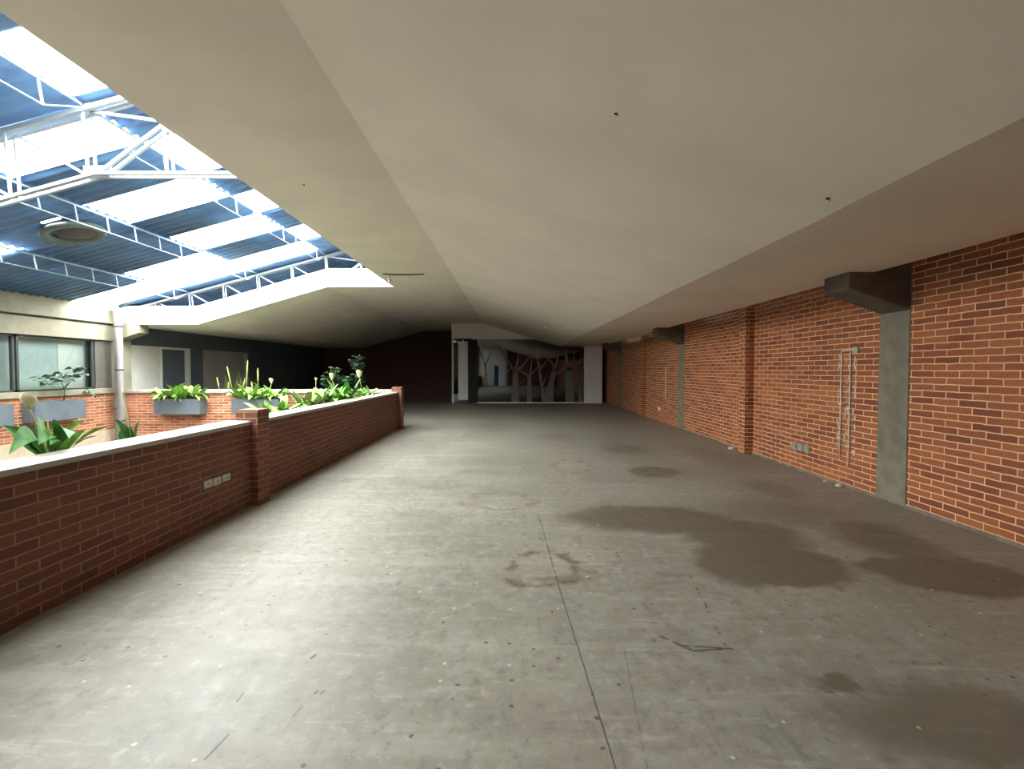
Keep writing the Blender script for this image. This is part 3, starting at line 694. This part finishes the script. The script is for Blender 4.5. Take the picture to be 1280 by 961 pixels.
t = thing('trailing_plant', 'withered grey-green trailing sprig beside the rain pipe', 'plant', (-9.95, 11.55, Z(-.8)))
mb = MB(); rng = random.Random(12); mb.tube([(-10.2, 11.5, Z(-.45)), (-10.0, 11.7, Z(-.75)), (-9.9, 12.0, Z(-1.0))], .008, 6); at(t, mb, 'stem', 'greyleaf')
mb = MB()
for k in range(14):
    s_ = rng.random(); leaf(mb, (-10.2+.3*s_, 11.5+.5*s_, Z(-.45-.55*s_)), rng.uniform(0, 6.3), .16, .06, .02, .08)
at(t, mb, 'foliage', 'greyleaf')
# far parapet planters
for k, (x0, x1, lab) in enumerate(((-9.15, -7.97, 'grey planter box on the far brick parapet, closest to the rain pipe'), (-7.16, -5.95, 'grey planter box on the far parapet, half hidden by the brick post'),
                                   (-5.16, -3.97, 'grey planter box on the far parapet, hidden behind the green leaves'))):
    planter(x0, x1, YA-.37, YA-.07, Z(-.75), .39, lab, 'planters on the far parapet')
plant('lily_plant', 'pale green broad-leaved plant spilling over the far planter closest to the rain pipe', (-8.55, YA-.22, Z(-.80)), ['leaf', 'leafpale', 'leaf'], 96, (.50, .06), .42, .14, .62, 21, 'plants in the far planters')
plant('lily_plant', 'pale green broad-leaved plant over the far planter behind the brick post', (-6.55, YA-.22, Z(-.80)), ['leaf', 'leafpale', 'leaf'], 96, (.50, .06), .42, .14, .62, 22, 'plants in the far planters',
      [(-6.27, YA-.1, Z(-.36), -6.3, YA-.2, .12)])
plant('lily_plant', 'green leafy plant over the far parapet planter nearest the far post', (-4.6, YA-.22, Z(-.80)), ['leaf', 'leaf2'], 60, (.45, .06), .40, .13, .50, 23, 'plants in the far planters')
# spiky plant behind the far parapet
def spikes(name, lab, c, hs, seed, mat='stalk'):
    rng = random.Random(seed); t = thing(name, lab, 'plant', c)
    mb = MB()
    for k, (dx, h_, lean) in enumerate(hs):
        p0 = Vector((c[0]+dx*.5, c[1], c[2])); p2 = Vector((c[0]+dx+lean, c[1], c[2]+h_)); p1 = (p0+p2)/2 + Vector((dx*.3-lean*.3, 0, .02))
        p15 = p1.lerp(p2, .55)
        mb.tube([p0, p1, p15, p2.lerp(p15, .3), p2], [.008, .010, .022, .018, .003], 7)
    at(t, mb, 'spike', mat)
    mb = MB()
    for k in range(34):
        b = (c[0]+rng.uniform(-.4, .5), c[1]+rng.uniform(-.05, .05), c[2])
        leaf(mb, b, rng.choice((0, PI))+rng.uniform(-.5, .5), rng.uniform(.05, .2), .04, rng.uniform(.45, .95), .05, roll=1.2)
    at(t, mb, 'foliage', 'leafpale')
    return t
t = thing('floor_planter', 'low grey trough standing behind the far parapet under the spiky plants', 'planter', (-7.2, YA+.35, 0))
b = MB(); b.box(-7.9, -3.6, YA+.2, YA+.55, 0, .62); at(t, b, 'trough', 'planter', bevel=.01)
at(t, MB().box(-7.88, -3.62, YA+.22, YA+.53, .62, .64), 'soil', 'soil')
spikes('spiky_plant', 'tall spiky pale plant rising behind the far parapet before the grey door', (-7.3, YA+.36, .63),
       [(-.55, .72, -.12), (-.25, 1.02, -.14), (.12, 1.18, .05), (.42, .98, .02), (-.35, .6, 0), (.0, .7, .1), (.3, .6, -.04)], 31)
def darkbush(lab, c, blobs, seed):
    t = thing('dark_shrub', lab, 'plant', c, 'dark shrubs behind the far parapet'); rng = random.Random(seed); mb = MB(); st_ = MB()
    for bx, bz, r in blobs:
        st_.tube([(c[0], c[1], c[2]), ((c[0]+bx)/2, c[1], (c[2]+bz)/2+.05), (bx, c[1], bz)], [.014, .01, .006], 6)
        for k in range(55):
            a = rng.uniform(0, 2*PI); q = rng.uniform(.0, 1)**.5*r
            leaf(mb, (bx+q*math.cos(a)*.7, c[1]+rng.uniform(-.1, .1), bz+q*math.sin(a)*.8), rng.uniform(0, 6.3), .17, .075, .05, .05, roll=rng.uniform(-.8, .8))
    at(t, st_, 'stem', 'leafdark'); at(t, mb, 'foliage', 'leafdark')
def fx(px, Y): return (px-640)*Y/600
def fz(py, Y): return Z((462-py)*Y/600)
Yd = YA+.38
darkbush('dark green rounded shrub behind the parapet, left of the taller one', (fx(417, Yd), Yd, .63), [(fx(416, Yd), fz(468, Yd), .25), (fx(412, Yd), fz(478, Yd), .2), (fx(425, Yd), fz(477, Yd), .22), (fx(434, Yd), fz(476, Yd), .14)], 41)
darkbush('tall dark shrub with a round top behind the parapet, close to the far post', (fx(448, Yd), Yd, .63), [(fx(447, Yd), fz(451, Yd), .2), (fx(449, Yd), fz(459, Yd), .13), (fx(447, Yd), fz(474, Yd), .16)], 43)
# near parapet planters on the void side
PX0, PX1 = -3.56, -3.27
spots = [(2.7, 3.95, 'grey planter box behind the near parapet under the big-leaved lily'), (4.05, 5.2, 'grey planter box behind the near parapet beside the socket plates'),
         (6.3, 7.5, 'grey planter box behind the far parapet bay, next to the brick post'), (7.7, 8.9, 'grey planter box behind the far parapet bay, second from the brick post'),
         (9.1, 10.3, 'grey planter box behind the far parapet bay, third from the brick post'), (10.5, 11.7, 'grey planter box behind the far parapet bay, closest to the far post')]
for y0, y1, lab in spots: planter(PX0, PX1, y0, y1, Z(-.70), .40, lab, 'planters behind the parapet')
# big-leaved lily, its leaves set one by one
c = Vector((-3.42, 3.55, Z(-.76)))
t = thing('peace_lily', 'large green lily with one cream spathe behind the near parapet coping', 'plant', c)
def aim_leaf(mb, px, py, Y, w, bowf=.12, n=9, twist=.4, base=None):
    tip = Vector((fx(px, Y), Y, fz(py, Y))); b = Vector(base) if base is not None else c
    d = tip-b; L = d.length; up = Vector((0, 0, 1)); side = d.cross(up).normalized()
    side = (side*math.cos(twist)+side.cross(d.normalized())*math.sin(twist)).normalized()
    i0 = len(mb.v)
    for k in range(n+1):
        tt = k/n; pos = b + d*tt + up*math.sin(PI*tt)*L*bowf
        ww = .012 if tt < .3 else w*max(.03, math.sin(PI*((tt-.26)/.74)**.8))
        nn = side.cross(d).normalized()
        mb.v += [tuple(pos-side*ww/2+nn*ww*.14), tuple(pos), tuple(pos+side*ww/2+nn*ww*.14)]
    for k in range(n):
        a = i0+3*k; mb.f.append((a, a+3, a+4, a+1)); mb.f.append((a+1, a+4, a+5, a+2)); mb.sm += [True, True]
mb = MB()
aim_leaf(mb, 2, 532, 3.3, .15, .10, twist=1.0); aim_leaf(mb, 45, 556, 3.15, .20, .35, twist=1.0); aim_leaf(mb, 8, 568, 3.0, .14, .30, twist=.9)
aim_leaf(mb, 22, 530, 3.4, .10, .14, twist=1.1); aim_leaf(mb, 84, 548, 3.3, .16, .35, twist=.9); aim_leaf(mb, 60, 556, 3.2, .16, .30, twist=1.1)
at(t, mb, 'foliage', 'leaf2')
mb = MB()
aim_leaf(mb, 106, 536, 3.75, .12, .12, twist=1.0); aim_leaf(mb, 104, 527, 3.9, .12, .2, twist=1.1); aim_leaf(mb, 92, 530, 3.7, .05, .1, twist=1.3)
aim_leaf(mb, 135, 533, 4.1, .06, .12, twist=1.0); aim_leaf(mb, 75, 548, 3.5, .12, .2)
at(t, mb, 'foliage', 'leaf')
mb = MB()
for px, py in ((50, 517), (58, 520), (64, 530)): aim_leaf(mb, px, py, 3.6, .035, .02, twist=1.2)
aim_leaf(mb, 120, 545, 3.9, .09, .15, twist=.4)
at(t, mb, 'foliage', 'leafpale')
ft = Vector((fx(36, 3.42), 3.42, fz(511, 3.42)))
st_ = at(t, MB().tube([c, c.lerp(ft, .5)+Vector((0, 0, .02)), ft], [.008, .007, .005], 8), 'flower_stem', 'stalk')
mb = MB(); s = .115
def SP(a, h):
    r = s*.5*math.sin(min(1., h*1.05)*PI*.62)*(1-.25*max(0, h-.75)); zz = s*h*(1.05-.22*abs(a)/1.7)
    return (ft.x-.012*h + r*math.sin(a)*.95, ft.y - r*math.cos(a)*.6, ft.z+zz)
for j in range(12):
    a0, a1 = -2.1+4.2*j/12, -2.1+4.2*(j+1)/12
    for h0 in range(6): mb.face([SP(a0, h0/6), SP(a1, h0/6), SP(a1, (h0+1)/6), SP(a0, (h0+1)/6)], True)
sub(st_, t, mb, 'spathe', 'spathe')
sub(st_, t, MB().tube([ft, ft+Vector((0, 0, .075))], [.008, .006], 8), 'spadix', 'leafpale')
# small broad-leaved plant beside the pipe
c = Vector((-3.42, 4.32, Z(-.76)))
t = thing('small_lily', 'small deep green plant with a budding stalk behind the near coping', 'plant', c)
mb = MB(); aim_leaf(mb, 143, 524, 4.1, .14, .02, twist=1.3); aim_leaf(mb, 173, 524, 4.45, .13, .05, twist=1.3); aim_leaf(mb, 160, 528, 4.2, .12, .02, twist=1.2); aim_leaf(mb, 152, 530, 4.3, .12, .02, twist=1.4)
at(t, mb, 'foliage', 'leaf2')
bt = Vector((fx(153, 4.3), 4.3, fz(484, 4.3)))
at(t, MB().tube([c, c.lerp(bt, .6), bt+Vector((0, 0, -.06)), bt], [.006, .006, .010, .003], 7), 'flower_stem', 'spathe')
# plants behind the far bay of the parapet
gp = 'lilies behind the far bay of the parapet'
plant('peace_lily', 'yellow-green lily behind the parapet, right beside the brick post', (-3.42, 6.95, Z(-.76)), ['leaf', 'leafpale'], 60, (.06, .36), .31, .11, .48, 51, gp)
plant('peace_lily', 'bright green lily behind the parapet, second from the brick post', (-3.42, 8.3, Z(-.76)), ['leaf', 'leaf2', 'leafpale'], 84, (.06, .38), .31, .12, .68, 52, gp,
      [(fx(395, 8.4), 8.4, fz(476, 8.4), -3.42, 8.3, .05)])
plant('peace_lily', 'dense green lily with a white spathe behind the parapet, before the dark shrubs', (-3.42, 9.7, Z(-.76)), ['leaf', 'leaf2', 'leaf'], 90, (.06, .38), .32, .12, .80, 53, gp,
      [(fx(415, 9.6), 9.6, fz(475, 9.6), -3.42, 9.6, .12)])
plant('peace_lily', 'green lily with a round cream spathe behind the parapet, closest to the far post', (-3.42, 11.1, Z(-.76)), ['leaf2', 'leaf'], 60, (.06, .38), .31, .11, .52, 54, gp,
      [(fx(449, 11.1), 11.1, fz(472, 11.1), -3.42, 11.1, .15)])
